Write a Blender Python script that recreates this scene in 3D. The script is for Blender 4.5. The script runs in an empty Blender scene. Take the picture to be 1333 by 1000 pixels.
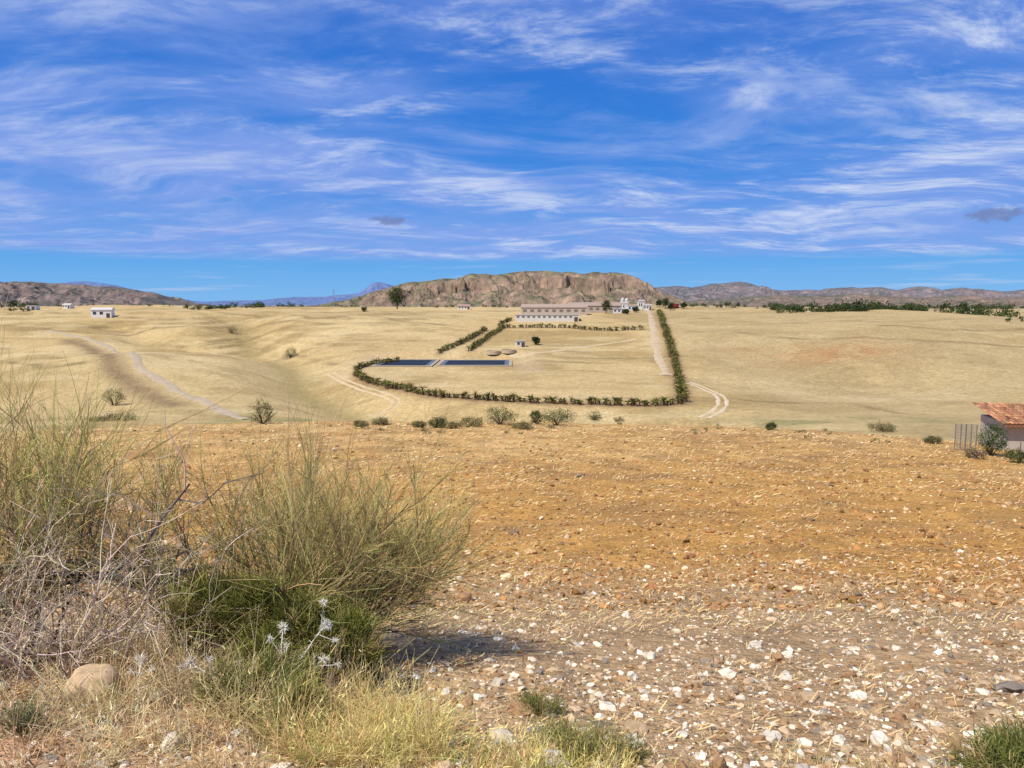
import bpy, bmesh, math
import numpy as np
from mathutils import Vector, Matrix
rng=np.random.default_rng(7)
R=math.radians
scene=bpy.context.scene
PITCH=R(6.0)
# ------------------------------------------------------------------ helpers
TAB=rng.random((256,256))
def vnoise(x,y):
    x=np.asarray(x,float);y=np.asarray(y,float)
    xi=np.floor(x).astype(np.int64);yi=np.floor(y).astype(np.int64)
    fx=x-xi;fy=y-yi
    fx=fx*fx*(3-2*fx);fy=fy*fy*(3-2*fy)
    a=TAB[xi&255,yi&255];b=TAB[(xi+1)&255,yi&255];c=TAB[xi&255,(yi+1)&255];d=TAB[(xi+1)&255,(yi+1)&255]
    return (a*(1-fx)+b*fx)*(1-fy)+(c*(1-fx)+d*fx)*fy
def fbm(x,y,o=5,g=0.5):
    s=0;a=1;t=0
    for i in range(o):
        s=s+a*vnoise(x*2**i+17.3*i,y*2**i+9.1*i);t+=a;a*=g
    return s/t*2-1
def ridged(x,y,o=5,g=0.5):
    s=0;a=1;t=0
    for i in range(o):
        s=s+a*(1-np.abs(2*vnoise(x*2**i+31.3*i,y*2**i+5.1*i)-1));t+=a;a*=g
    return s/t
def sst(a,b,x):
    t=np.clip((np.asarray(x,float)-a)/(b-a),0,1);return t*t*(3-2*t)
# ------------------------------------------------------------------ terrain height (eye level is z=0)
PY=[-50,0,1.5,3,4.5,8,12,16,24,32,42,50,60,80,110,140,160,180,200,240,280,320,360,400,450,520,600,700,1000,3000,8000,45000]
PZ=[-1.6,-1.6,-1.7,-1.92,-2.37,-3.3,-4.15,-4.9,-5.9,-6.5,-7.0,-7.75,-9.6,-14.5,-20,-23,-24.3,-24.8,-24.3,-22,-19.2,-16,-12.5,-9,-6.5,-4,-2.6,-3.2,-8,-25,-30,-60]
lt=np.linspace(math.log(5),math.log(46000),6000)
yy=np.exp(lt)-5
zz=np.interp(yy,PY,PZ)
k=np.hanning(121);k/=k.sum()
zz=np.convolve(np.pad(zz,60,mode='edge'),k,'valid')
def prof(y): return np.interp(np.log(np.maximum(y,0)+5),lt,zz)
def seg_dist(x,y,pts):
    d=np.full(np.shape(x),1e9)
    for (x0,y0),(x1,y1) in zip(pts[:-1],pts[1:]):
        vx,vy=x1-x0,y1-y0
        t=np.clip(((x-x0)*vx+(y-y0)*vy)/(vx*vx+vy*vy+1e-9),0,1)
        d=np.minimum(d,np.hypot(x-x0-t*vx,y-y0-t*vy))
    return d
GUL=[(-150,420),(-115,335),(-80,275),(-62,225),(-40,190),(-20,165),(30,150)]
GUL2=[(-200,390),(-165,350),(-115,320)]
POND_Z=-20.6
def H(x,y,terr=False):
    x=np.asarray(x,float);y=np.asarray(y,float)
    z=prof(y)
    z=z-0.0016*np.maximum(x-3,0)**2*sst(12,35,y)*(1-sst(60,110,y))*(x<60)-0.0016*57**2*(x>=60)*sst(12,35,y)*(1-sst(60,110,y))
    z=z-0.0009*np.clip(-x-6,0,40)**2*sst(15,35,y)*(1-sst(60,110,y))
    w=sst(90,190,y);side=sst(35,110,np.abs(x+15))
    z=z+w*(1-0.6*sst(450,800,y))*((2.2+3.6*side)*fbm(x/110+3,y/110+1,3)+(.5+1.3*side)*fbm(x/34,y/40,3))
    z=z+6.5*np.exp(-((x+122)/38)**2-((y-235)/50)**2)
    z=z+4.6*np.exp(-((x+72)/42)**2-((y-395)/45)**2)
    z=z+4.2*np.exp(-((x-135)/55)**2-((y-300)/45)**2)-3.0*np.exp(-((x-100)/40)**2-((y-215)/30)**2)
    z=z+3.0*np.exp(-((x-230)/50)**2-((y-360)/50)**2)
    z=z-5.4*np.exp(-(seg_dist(x,y,GUL)/14)**2)-3.2*np.exp(-(seg_dist(x,y,GUL2)/10)**2)
    z=z-1.6*sst(100,300,x)*sst(380,520,y)*(1-sst(900,1500,y))
    T=(sst(-25,-60,x)*sst(270,310,y)*(1-sst(480,540,y))*.8+sst(55,90,x)*sst(230,280,y)*(1-sst(430,500,y))*.25)*sst(-.35,.15,fbm(x/60+4,y/40,3))
    f=z/2.4+.5*fbm(x/45,y/45,3);f=f-np.floor(f)
    z=z+T*2.4*(sst(.66,1,f)-f)*.6
    m=sst(-56,-47,x)*(1-sst(2,9,x))*sst(240,247,y)*(1-sst(281,289,y))
    z=z*(1-m)+POND_Z*m
    n=(1-sst(60,120,y))
    z=z+n*(0.10*fbm(x/3,y/3,3)*sst(2,6,np.hypot(x,y))+0.03*fbm(x*1.7,y*1.7,3)+.3*fbm(x/12,y/12,2)*sst(12,25,y))
    z=z+0.16*np.exp(-((x+2.6)/1.3)**2-((y-4.4)/1.2)**2)
    if terr: return z,T*sst(.66,.78,f)*(1-sst(.93,1.0,f))
    return z
def pixel_to_ground(u,v):
    """ground point under an image pixel, found by casting a camera ray through it"""
    a=(u-666.5)/1000;b=(500-v)/1000  # u, v are image pixel coordinates
    d=np.array([a,math.cos(PITCH)+b*math.sin(PITCH),-math.sin(PITCH)+b*math.cos(PITCH)])
    ys=np.geomspace(2,30000,9000)
    xs=ys*d[0]/d[1];zs=ys*d[2]/d[1]
    h=H(xs,ys)
    i=np.argmax(h>=zs)
    if not (h>=zs).any() or ys[i]>900: i=np.argmin(np.where((ys<700)&(ys>150),zs-h,1e9))
    return float(xs[i]),float(ys[i])
def Hf(x,y): return float(H(np.array([x]),np.array([y]))[0])
# ------------------------------------------------------------------ mesh accumulator
def link(ob): scene.collection.objects.link(ob);return ob
class Acc:
    def __init__(s): s.V=[];s.C=[];s.F=[];s.n=0
    def add(s,V,F,C):
        V=np.asarray(V,float).reshape(-1,3);F=np.asarray(F,int)
        C=np.asarray(C,float)
        if C.ndim==1: C=np.tile(C,(len(V),1))
        s.V.append(V);s.C.append(C);s.F.append(F+s.n);s.n+=len(V)
    def build(s,name,mat,smooth=False,parent=None):
        V=np.concatenate(s.V);C=np.concatenate(s.C)
        loops=np.concatenate([f.ravel() for f in s.F])
        tot=np.concatenate([np.full(len(f),f.shape[1]) for f in s.F])
        st=np.concatenate([[0],np.cumsum(tot)[:-1]])
        me=bpy.data.meshes.new(name)
        me.vertices.add(len(V));me.vertices.foreach_set('co',V.ravel())
        me.loops.add(len(loops));me.loops.foreach_set('vertex_index',loops.astype(np.int32))
        me.polygons.add(len(tot));me.polygons.foreach_set('loop_start',st.astype(np.int32))
        me.update(calc_edges=True)
        at=me.color_attributes.new('Col','FLOAT_COLOR','POINT')
        at.data.foreach_set('color',np.concatenate([np.clip(C,0,1),np.ones((len(C),1))],1).ravel())
        me.polygons.foreach_set('use_smooth',np.full(len(tot),smooth))
        me.materials.append(mat)
        ob=link(bpy.data.objects.new(name,me))
        if parent: ob.parent=parent
        return ob
BOXF=np.array([[0,3,2,1],[4,5,6,7],[0,1,5,4],[1,2,6,5],[2,3,7,6],[3,0,4,7]])
def box(acc,x0,x1,y0,y1,z0,z1,c):
    acc.add([[x0,y0,z0],[x1,y0,z0],[x1,y1,z0],[x0,y1,z0],[x0,y0,z1],[x1,y0,z1],[x1,y1,z1],[x0,y1,z1]],BOXF,c)
def norm(v): return v/(np.linalg.norm(v,axis=-1,keepdims=True)+1e-9)
class SS:
    def __init__(s,P,D,L,R0,R1,B=0.2,W=0.0,g=0.0):
        n=len(P);s.P=P;s.D=norm(D);s.L=np.broadcast_to(L,(n,)).astype(float);s.R0=np.broadcast_to(R0,(n,)).astype(float);s.R1=np.broadcast_to(R1,(n,)).astype(float)
        s.B=rng.normal(size=(n,3))*B;s.B[:,2]+=g
        s.W1=rng.normal(size=(n,3))*W;s.W2=rng.normal(size=(n,3))*W;s.f=rng.uniform(4,10,n)
    def at(s,i,t):
        t=np.asarray(t)[...,None];L=s.L[i][...,None];f=s.f[i][...,None]
        return s.P[i]+s.D[i]*L*t+s.B[i]*L*t*t+L*(s.W1[i]*np.sin(f*t)+s.W2[i]*(1-np.cos(1.7*f*t))*.6)
    def kids(s,n,tmin,tmax,a,spread,up,Lf,Rf,R1f=0.5,**kw):
        N=len(s.P);i=np.repeat(np.arange(N),n);t=rng.uniform(tmin,tmax,len(i))
        p=s.at(i,t);tg=norm(s.at(i,t+.02)-p)
        d=tg*a+rng.normal(size=p.shape)*spread;d[:,2]+=up
        L=s.L[i]*rng.uniform(Lf*.6,Lf*1.3,len(i));r=np.maximum(s.R0[i]*Rf,0.0007)
        return SS(p,d,L,r,r*R1f,**kw)
    def tube(s,acc,K,S,col,col2=None):
        N=len(s.P);T=np.linspace(0,1,K+1)
        i=np.repeat(np.arange(N)[:,None],K+1,1);pts=s.at(i,np.tile(T,(N,1)))
        a=norm(np.cross(s.D,rng.normal(size=(N,3))));b=norm(np.cross(s.D,a))
        r=s.R0[:,None]*(1-T)+s.R1[:,None]*T
        if S==2: ang=np.array([0,math.pi])
        else: ang=np.arange(S)*2*math.pi/S
        off=a[:,None,None,:]*np.cos(ang)[None,None,:,None]+b[:,None,None,:]*np.sin(ang)[None,None,:,None]
        V=pts[:,:,None,:]+off*r[:,:,None,None]
        base=(np.arange(N)*(K+1)*S)[:,None,None]+(np.arange(K)*S)[None,:,None]
        j=np.arange(S if S>2 else 1)[None,None,:];jn=(j+1)%S
        F=np.stack([base+j,base+jn,base+S+jn,base+S+j],-1).reshape(-1,4)
        c=np.asarray(col,float)
        if c.ndim==1: c=np.tile(c,(N,1))
        c=c[:,None,:]*np.ones((1,K+1,1))
        if col2 is not None:
            c2=np.asarray(col2,float)
            if c2.ndim==1:c2=np.tile(c2,(N,1))
            c=c*(1-T)[None,:,None]+c2[:,None,:]*T[None,:,None]
        acc.add(V.reshape(-1,3),F,np.repeat(c.reshape(-1,3),S,0))
def cvar(c,n,s=0.2,h=0.06):
    c=np.asarray(c,float);return np.clip(c*(1+rng.normal(size=(n,1))*s)*(1+rng.normal(size=(n,3))*h),0.004,0.9)
def leaves(acc,P,size,c,asp=0.5):
    n=len(P);a=norm(rng.normal(size=(n,3)));b=norm(np.cross(a,rng.normal(size=(n,3))))
    s=(np.broadcast_to(size,(n,))*rng.uniform(.6,1.4,n))[:,None]
    V=np.stack([P-a*s,P-b*s*asp,P+a*s,P+b*s*asp],1)
    acc.add(V.reshape(-1,3),np.arange(4*n).reshape(-1,4),np.repeat(c,4,0))
def crown(acc,c,rad,ncl,per,size,col,clr=0.35):
    c=np.asarray(c,float);rad=np.asarray(rad,float)
    d=norm(rng.normal(size=(ncl,3)))*(rng.uniform(.15,1,(ncl,1))**.5)
    cc=c+d*rad
    cr=rad.mean()*clr*rng.uniform(.6,1.3,(ncl,1))
    P=(cc[:,None,:]+rng.normal(size=(ncl,per,3))*0.5*cr[:,None,:]).reshape(-1,3)
    cl=np.repeat(cvar(col,ncl,.28,.08),per,0)*(1+rng.normal(size=(ncl*per,1))*.2)
    leaves(acc,P,size,np.clip(cl,.005,1),.55)
# ------------------------------------------------------------------ materials
def nn(nt,t,**kw):
    n=nt.nodes.new(t)
    for k_,v in kw.items(): setattr(n,k_,v)
    return n
def vmat(name,scales=(),rough=.9,bump=0,bscale=20,bdist=.02,trans=0,spec=.2,det=4):
    m=bpy.data.materials.new(name);m.use_nodes=True;nt=m.node_tree
    b=nt.nodes['Principled BSDF'];b.inputs['Roughness'].default_value=rough;b.inputs['Specular IOR Level'].default_value=spec
    at=nn(nt,'ShaderNodeVertexColor',layer_name='Col');out=at.outputs['Color']
    tc=nn(nt,'ShaderNodeTexCoord')
    for sc,am in scales:
        no=nn(nt,'ShaderNodeTexNoise');no.inputs['Scale'].default_value=sc;no.inputs['Detail'].default_value=det;no.inputs['Roughness'].default_value=.65
        nt.links.new(tc.outputs['Object'],no.inputs['Vector'])
        mr=nn(nt,'ShaderNodeMapRange');mr.inputs[1].default_value=.3;mr.inputs[2].default_value=.7;mr.inputs[3].default_value=1-am;mr.inputs[4].default_value=1+am
        nt.links.new(no.outputs['Fac'],mr.inputs[0])
        vm=nn(nt,'ShaderNodeVectorMath',operation='SCALE');nt.links.new(out,vm.inputs[0]);nt.links.new(mr.outputs[0],vm.inputs['Scale']);out=vm.outputs[0]
    nt.links.new(out,b.inputs['Base Color'])
    if bump:
        no=nn(nt,'ShaderNodeTexNoise');no.inputs['Scale'].default_value=bscale;no.inputs['Detail'].default_value=3;no.inputs['Roughness'].default_value=.7
        nt.links.new(tc.outputs['Object'],no.inputs['Vector'])
        bp=nn(nt,'ShaderNodeBump');bp.inputs['Strength'].default_value=bump;bp.inputs['Distance'].default_value=bdist
        nt.links.new(no.outputs['Fac'],bp.inputs['Height']);nt.links.new(bp.outputs[0],b.inputs['Normal'])
    if trans:
        tr=nn(nt,'ShaderNodeBsdfTranslucent');nt.links.new(out,tr.inputs['Color'])
        mx=nn(nt,'ShaderNodeMixShader');mx.inputs[0].default_value=trans
        nt.links.new(b.outputs[0],mx.inputs[1]);nt.links.new(tr.outputs[0],mx.inputs[2])
        nt.links.new(mx.outputs[0],nt.nodes['Material Output'].inputs['Surface'])
    return m
M_ground=vmat('dry_earth',((10,.34),(1.0,.24)),.95,1.0,14,.06,spec=.1)
M_track=vmat('pale_dust',((2,.12),(.3,.1)),.95,spec=.1,det=2)
M_mtn=vmat('mountain_rock',((.03,.3),(.008,.25)),.95,spec=.05)
M_leaf=vmat('foliage',rough=.7,trans=.2)
M_twig=vmat('twigs',rough=.8)
M_straw=vmat('straw',rough=.7)
M_stone=vmat('stone',((18,.25),),.9,det=2)
M_wall=vmat('render_wall',((1.5,.10),),.85)
M_roof=vmat('roof_tiles',((3,.2),),.85)
M_metal=vmat('painted_metal',((2,.1),),.5,spec=.4)
# ------------------------------------------------------------------ layout lines
trackL=[pixel_to_ground(u,v) for u,v in [(60,430),(112,440),(150,458),(185,482),(225,505),(270,525),(322,547)]]
hedge_main=[(858,407),(864,425),(872,450),(880,480),(887,505),(888,526),(840,529),(780,527),(700,525),(620,521),(560,516),(510,505),(480,498),(463,490),(466,482),(490,475),(520,471)]
hedge_main=[pixel_to_ground(*p) for p in hedge_main]
rows=[[(572,461),(600,448),(632,430)],[(612,457),(635,441),(655,427)],[(655,427),(740,427),(800,431),(838,429)],[(650,424),(665,417)]]
rows=[[pixel_to_ground(*p) for p in r] for r in rows]
# ------------------------------------------------------------------ terrain sheet
fa=np.arange(-50,50.01,.19);ca=np.arange(53,307.1,4)
ang=np.radians(np.concatenate([fa,ca]));NA=len(ang)
rad=np.concatenate([np.geomspace(.35,60,430),np.geomspace(60,140,60)[1:],np.arange(141,640,.95),np.geomspace(642,40000,130)]);NR=len(rad)
AA,RR=np.meshgrid(ang,rad,indexing='ij')
X=RR*np.sin(AA);Y=RR*np.cos(AA);Z,RIS=H(X,Y,True)
col=np.zeros(X.shape+(3,))
def mixc(c,new,m):
    m=np.clip(m,0,1);return c*(1-m[...,None])+np.asarray(new,float)*m[...,None]
n1=fbm(X/2.2,Y/2.2,5);n2=fbm(X/9+5,Y/9,5);n3=fbm(X/60,Y/60+8,5);n4=fbm(X/.5,Y/.5,4)
col[:]=(.43,.285,.145)
col=mixc(col,(.51,.275,.075),sst(6.5,13,Y+2.2*n2+1.5*n1+.05*X))
col=mixc(col,(.44,.215,.05),sst(.0,.35,n2)*sst(8,12,Y)*(1-sst(22,34,Y))*.8)
col=mixc(col,(.58,.39,.165),sst(16,44,Y+10*n2)*(.55+.5*n1))
col=mixc(col,(.35,.19,.07),sst(.1,.45,fbm(X/5+7,Y/3,4))*sst(12,20,Y)*.6)
col=mixc(col,(.28,.17,.08),sst(.05,.4,fbm(X/1.3,Y/.9+9,4))*sst(9,14,Y)*.4)
col=mixc(col,(.43,.255,.14),(1-sst(-2.2,-1.2,X))*(1-sst(4.5,6,Y))*.8)
far=sst(52,90,Y)
fc=np.zeros_like(col);fc[:]=(.50,.365,.165)
fc=mixc(fc,(.57,.43,.205),sst(-.1,.5,n3)*.9)
fc=mixc(fc,(.36,.25,.10),sst(-.05,.4,fbm(X/35+9,Y/25,5))*.85)
fc=mixc(fc,(.30,.21,.09),sst(.1,.45,fbm(X/14+2,Y/9+3,5))*.5)
fc=mixc(fc,(.60,.47,.25),sst(.15,.5,fbm(X/20+12,Y/10+3,5))*.5)
stripe=np.sin((Y+.25*X+14*n3+2*n2)*0.75)*.5+.5
fc=mixc(fc,(.37,.27,.12),stripe*.13*(X<60)*sst(-.2,.3,n3))
st2=np.sin((X*.9+.35*Y+10*n3)*.9)*.5+.5
fc=mixc(fc,(.39,.295,.145),sst(50,80,X)*(.5+.4*n3+.15*st2))
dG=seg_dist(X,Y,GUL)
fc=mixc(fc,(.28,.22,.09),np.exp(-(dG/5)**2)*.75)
fc=mixc(fc,(.27,.19,.09),RIS*(.55+.9*n2))
LINES=[[(250,405),(330,411),(400,414),(452,412)],[(300,430),(340,424),(420,421),(520,421)],[(310,441),(350,452),(380,464),(440,474)],[(0,424),(60,431),(120,434),(200,428),(290,432)],[(895,431),(1000,438),(1150,441),(1333,452)],[(1150,424),(1240,430),(1333,428)],[(900,415),(1100,418),(1333,421)],[(0,470),(60,478),(118,470)],[(960,520),(1100,524),(1200,540)],[(445,410),(520,418),(600,425)],[(390,424),(330,440),(260,452),(215,448)]]
for q,l in enumerate(LINES):
    P_=[pixel_to_ground(*p) for p in l];dl=seg_dist(X+3*n3,Y+4*n3,P_)
    fc=mixc(fc,(.24,.175,.08),np.exp(-(dl/1.7)**2)*(.65+.8*n2))
for (u,v,sx_,sy_,m_,c_) in [(1085,462,24,12,.9,(.36,.19,.08)),(1000,455,30,6,.6,(.34,.21,.09)),(1180,470,50,9,.6,(.35,.25,.11)),(1150,520,30,8,.5,(.58,.45,.25)),(400,500,12,14,.5,(.34,.26,.11)),(60,490,16,14,.6,(.33,.24,.10)),(250,440,30,12,.5,(.35,.26,.11)),(560,440,18,10,.5,(.60,.46,.24)),(480,420,20,10,.4,(.60,.47,.24)),(980,500,20,8,.4,(.58,.45,.25))]:
    px,py=pixel_to_ground(u,v);fc=mixc(fc,c_,np.exp(-((X-px)/sx_)**2-((Y-py)/sy_)**2)*(.35+.65*sst(-.3,.3,fbm(X/6,Y/5,4)))*m_)
dT=seg_dist(X,Y,[(a-6,b-4) for a,b in trackL[1:6]])
fc=mixc(fc,(.24,.165,.085),np.exp(-(dT/3.8)**2)*(.9+.4*n1))
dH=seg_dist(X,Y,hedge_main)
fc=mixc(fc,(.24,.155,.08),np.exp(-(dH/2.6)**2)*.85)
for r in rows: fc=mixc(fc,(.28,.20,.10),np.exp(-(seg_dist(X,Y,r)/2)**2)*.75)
m=sst(-60,-50,X)*(1-sst(6,14,X))*sst(232,243,Y)*(1-sst(284,296,Y));mm=m*(1-.7*sst(-47,-44,X)*(1-sst(0,3,X)))
fc=mixc(fc,(.50,.37,.21),mm*.6)
for (u,v,a_,b_,m_) in [(800,467,22,2.0,.9),(755,472,14,1.6,.9),(850,470,1.5,14,.5),(700,505,30,1.6,.35),(760,450,16,1.3,.6),(740,486,34,1.2,.35)]:
    px,py=pixel_to_ground(u,v);fc=mixc(fc,(.27,.20,.09),np.exp(-((X-px)/a_)**2-((Y-py+1.5*n1)/b_)**2)*m_)
fc=mixc(fc,(.22,.19,.09),sst(600,900,Y)*(.6+.4*n3))
fc=mixc(fc,(.20,.21,.20),sst(2500,9000,Y)*.8)
fc=mixc(fc,(.27,.24,.10),sst(120,150,Y)*(1-sst(160,178,Y))*sst(-.1,.4,fbm(X/14,Y/14,4))*.7)
col=mixc(col,(0,0,0),far)+fc*far[...,None]
col*=(1+.14*n4+.12*n1)[...,None]
V=np.stack([X,Y,Z],-1).reshape(-1,3)
i=np.arange(NA)[:,None];j=np.arange(NR-1)[None,:];i2=(i+1)%NA
F=np.stack([i*NR+j,i*NR+j+1,i2*NR+j+1,i2*NR+j],-1).reshape(-1,4)
g=Acc();g.add(V,F,col.reshape(-1,3))
base=g.n
g.add(np.array([[0,0,Hf(0,0.0)]]),np.zeros((0,3),int),np.array([.4,.3,.2]))
g.F.append(np.stack([np.full(NA,base),np.arange(NA)*NR,((np.arange(NA)+1)%NA)*NR],-1))
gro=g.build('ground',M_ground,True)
if gro.data.polygons[1000].normal.z<0: gro.data.flip_normals()
# ------------------------------------------------------------------ tracks
def ribbon(name,pts,w,c,off=0,lift=.1,mat=None,step=1.2,jit=.25):
    pts=np.array(pts,float);d=np.concatenate([[0],np.cumsum(np.hypot(*np.diff(pts,axis=0).T))])
    s=np.arange(0,d[-1],step);
    x=np.interp(s,d,pts[:,0]);y=np.interp(s,d,pts[:,1])
    kk=np.hanning(13);kk/=kk.sum()
    if len(s)>20:
        x=np.convolve(np.pad(x,6,mode='edge'),kk,'valid');y=np.convolve(np.pad(y,6,mode='edge'),kk,'valid')
    tx=np.gradient(x);ty=np.gradient(y);l=np.hypot(tx,ty)+1e-9;nx,ny=-ty/l,tx/l
    cols=5;V=[]
    ww=w*(1+jit*fbm(s/6,s*0+off,3))
    for q in np.linspace(-.5,.5,cols):
        o=off+q*ww+ (abs(q)==.5)*0.3*w*fbm(s/2.5+q*40,s*0+3,2)
        V.append(np.stack([x+nx*o,y+ny*o,H(x+nx*o,y+ny*o)+lift-(abs(q)==.5)*lift*.9],-1))
    V=np.stack(V,1);n=len(s)
    i=np.arange(n-1)[:,None];j=np.arange(cols-1)[None,:]
    F=np.stack([i*cols+j,i*cols+j+1,(i+1)*cols+j+1,(i+1)*cols+j],-1).reshape(-1,4)
    a=Acc();a.add(V.reshape(-1,3),F,np.asarray(c,float));
    return a.build(name,mat or M_track,True)
ribbon('dirt_track',trackL,2.8,(.44,.35,.23),lift=.14)
farm=[pixel_to_ground(*p) for p in [(843,404),(848,418),(852,440),(856,462),(868,490)]]
ribbon('dirt_track',farm,2.8,(.50,.39,.25),lift=.14)
loop=[pixel_to_ground(*p) for p in [(893,497),(915,505),(936,514),(942,526),(932,537),(912,547)]]
ribbon('wheel_rut',loop,.9,(.60,.49,.33),off=-1.0);ribbon('wheel_rut',loop,.9,(.60,.49,.33),off=1.0)
wl=[pixel_to_ground(*p) for p in [(430,486),(455,500),(490,511),(520,522),(512,533),(470,545)]]
ribbon('wheel_rut',wl,.8,(.53,.41,.25),off=-.9);ribbon('wheel_rut',wl,.8,(.53,.41,.25),off=.9)
cr=[pixel_to_ground(*p) for p in [(660,462),(700,460),(760,452),(830,441)]]
ribbon('dirt_track',cr,2.0,(.53,.42,.26),lift=.12)
# ------------------------------------------------------------------ palm hedges
def palmrow(acc,pts,sp,h,dens=1):
    pts=np.array(pts,float);d=np.concatenate([[0],np.cumsum(np.hypot(*np.diff(pts,axis=0).T))])
    s=np.arange(0,d[-1],sp);s=s+rng.normal(size=len(s))*sp*.2
    x=np.interp(s,d,pts[:,0])+rng.normal(size=len(s))*.4;y=np.interp(s,d,pts[:,1])+rng.normal(size=len(s))*.4
    n=len(s);hh=h*rng.uniform(.6,1.3,n);P=np.stack([x,y,H(x,y)],-1)
    up=np.tile([0,0,1.],(n,1))+rng.normal(size=(n,3))*.06
    tr=SS(P,up,hh*.45,.22,.16,B=.03);tr.tube(acc,2,5,cvar((.16,.10,.055),n,.3))
    top=P+up*(hh*.42)[:,None]
    K=22;i=np.repeat(np.arange(n),K);dr=rng.normal(size=(n*K,3));dr[:,2]=np.abs(dr[:,2])*.9+.1
    fr=SS(top[i],dr,hh[i]*.58*rng.uniform(.7,1.2,n*K),.11,.03,B=.08,g=-.35)
    c=cvar((.095,.105,.025),n,.35,.12)[i]*(1+rng.normal(size=(n*K,1))*.25)
    yel=rng.random(n*K)<.28;c[yel]=cvar((.36,.30,.09),yel.sum(),.2)
    fr.tube(acc,3,2,np.clip(c,.01,1))
    K=8;i=np.repeat(np.arange(n),K);dr=rng.normal(size=(n*K,3));dr[:,2]=-.2
    SS(top[i]-[0,0,.2],dr,hh[i]*.4,.11,.05,B=.08,g=-.5).tube(acc,2,2,cvar((.17,.12,.055),n*K,.3))
a=Acc();palmrow(a,hedge_main[:6],.9,2.9);palmrow(a,hedge_main[5:],.8,2.4);a.build('palm_hedge',M_leaf)
a=Acc()
for r in rows: palmrow(a,r,1.2,2.6)
a.build('palm_hedge',M_leaf)
# ------------------------------------------------------------------ ponds
M_water=vmat('pond_water',(),.6,.25,2,.03,spec=.12)
def pond(x0,x1,y0,y1):
    e=link(bpy.data.objects.new('irrigation_pond',None))
    a=Acc();z=POND_Z
    for (p,q,r,s) in [(x0-1,x1+1,y0-1.2,y0),(x0-1,x1+1,y1,y1+1.2),(x0-1,x0,y0,y1),(x1,x1+1,y0,y1)]:
        box(a,p,q,r,s,z-.5,z+.40,(.40,.33,.23))
    a.build('berm',M_wall,parent=e)
    a=Acc()
    for (p,q,r,s) in [(x0,x1,y1-1.5,y1-.003),(x0,x0+1.5,y0,y1-1.5),(x1-1.5,x1-.003,y0,y1-1.5),(x0+1.5,x1-1.5,y0,y0+1)]:
        box(a,p,q,r,s,z-.2,z+.36,(.12,.13,.14))
    a.build('liner',M_metal,parent=e)
    a=Acc();a.add([[x0+1.5,y0+1,z+.28],[x1-1.5,y0+1,z+.28],[x1-1.5,y1-1.5,z+.28],[x0+1.5,y1-1.5,z+.28]],[[0,1,2,3]],(.018,.024,.032))
    a.build('water',M_water,parent=e)
pond(-45,-27,250,277);pond(-24,-1,252,275)
# ------------------------------------------------------------------ buildings
def house(name,x,y,w,d,h,roof='flat',rh=1.2,wall=(.75,.72,.66),rc=(.36,.16,.08),nw=3,rot=0,door=True,wz=(.4,.75),back=(.05,.05,.05)):
    e=link(bpy.data.objects.new(name,None));z=Hf(x,y)-.3
    e.location=(x,y,z);e.rotation_euler=(0,0,R(rot))
    a=Acc();box(a,-w/2,w/2,0,d,-1.5,h+.3,wall)
    if roof=='gable':
        a.add([[-w/2,0,h+.3],[-w/2,d,h+.3],[-w/2,d/2,h+.3+rh],[w/2,0,h+.3],[w/2,d,h+.3],[w/2,d/2,h+.3+rh]],[[0,1,2],[3,5,4]],wall)
    a.build('walls',M_wall,parent=e)
    a=Acc()
    if roof=='gable':
        o=.35;t=.14
        for s in (0,1):
            ye=-o if s==0 else d+o;ze=h+.3-o*rh/(d/2)+.02
            zr=h+.32+rh
            a.add([[-w/2-o,ye,ze],[w/2+o,ye,ze],[w/2+o,d/2,zr],[-w/2-o,d/2,zr],[-w/2-o,ye,ze+t],[w/2+o,ye,ze+t],[w/2+o,d/2,zr+t],[-w/2-o,d/2,zr+t]],BOXF,rc)
    else:
        box(a,-w/2-.25,w/2+.25,-.25,d+.25,h+.303,h+.5,rc)
    a.build('roof',M_roof,parent=e)
    a=Acc();dr=w/(nw+ (1 if door else 0))
    for q in range(nw):
        cx=-w/2+dr*(q+.5);ww=min(dr*.5,2.4)
        box(a,cx-ww/2,cx+ww/2,-.05,.1,.3+h*wz[0],.3+h*wz[1],back)
    a.build('windows',M_metal,parent=e)
    if door:
        a=Acc();cx=w/2-dr*.5;box(a,cx-min(.9,dr*.35),cx+min(.9,dr*.35),-.06,.1,.3,.3+min(2.4,h*.75),(.10,.06,.04));a.build('door',M_metal,parent=e)
    return e
def at(u,v): return pixel_to_ground(u,v)
x,y=at(712,419);S=y/1000
house('long_livestock_shed',x,y,82*S,12,3.4,'flat',nw=11,rc=(.42,.40,.36),wall=(.66,.63,.56),door=True,rot=-4,wz=(.6,.85),back=(.16,.15,.13))
house('farm_shed',x+6,y+45,95*S,12,4.2,'gable',1.8,(.50,.42,.34),(.38,.29,.22),nw=9,rot=-5,door=False,back=(.2,.16,.13))
house('farm_shed',x+32,y+75,80*S,14,4.2,'gable',2,(.46,.38,.3),(.36,.27,.21),nw=8,rot=-6,door=False,back=(.2,.16,.13))
for (u,v,w,h,d,r) in [(797,406,15,3.0,8,'gable'),(812,404,8,4.8,7,'gable'),(824,405,9,3.4,7,'flat'),(835,403,6,6,6,'gable'),(843,404,8,3.4,6,'gable'),(806,408,10,2.6,5,'flat')]:
    x,y=at(u,v);house('white_farmhouse',x,y,w*.72,d,h,r,1.0,(.70,.69,.66),(.42,.36,.31) if r=='gable' else (.6,.59,.56),nw=max(2,int(w/4)),rot=rng.uniform(-15,10))
x,y=at(816,403)
def plain(me,c):
    q=me.color_attributes.new('Col','FLOAT_COLOR','POINT');q.data.foreach_set('color',np.tile([*c,1],len(me.vertices)))
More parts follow.
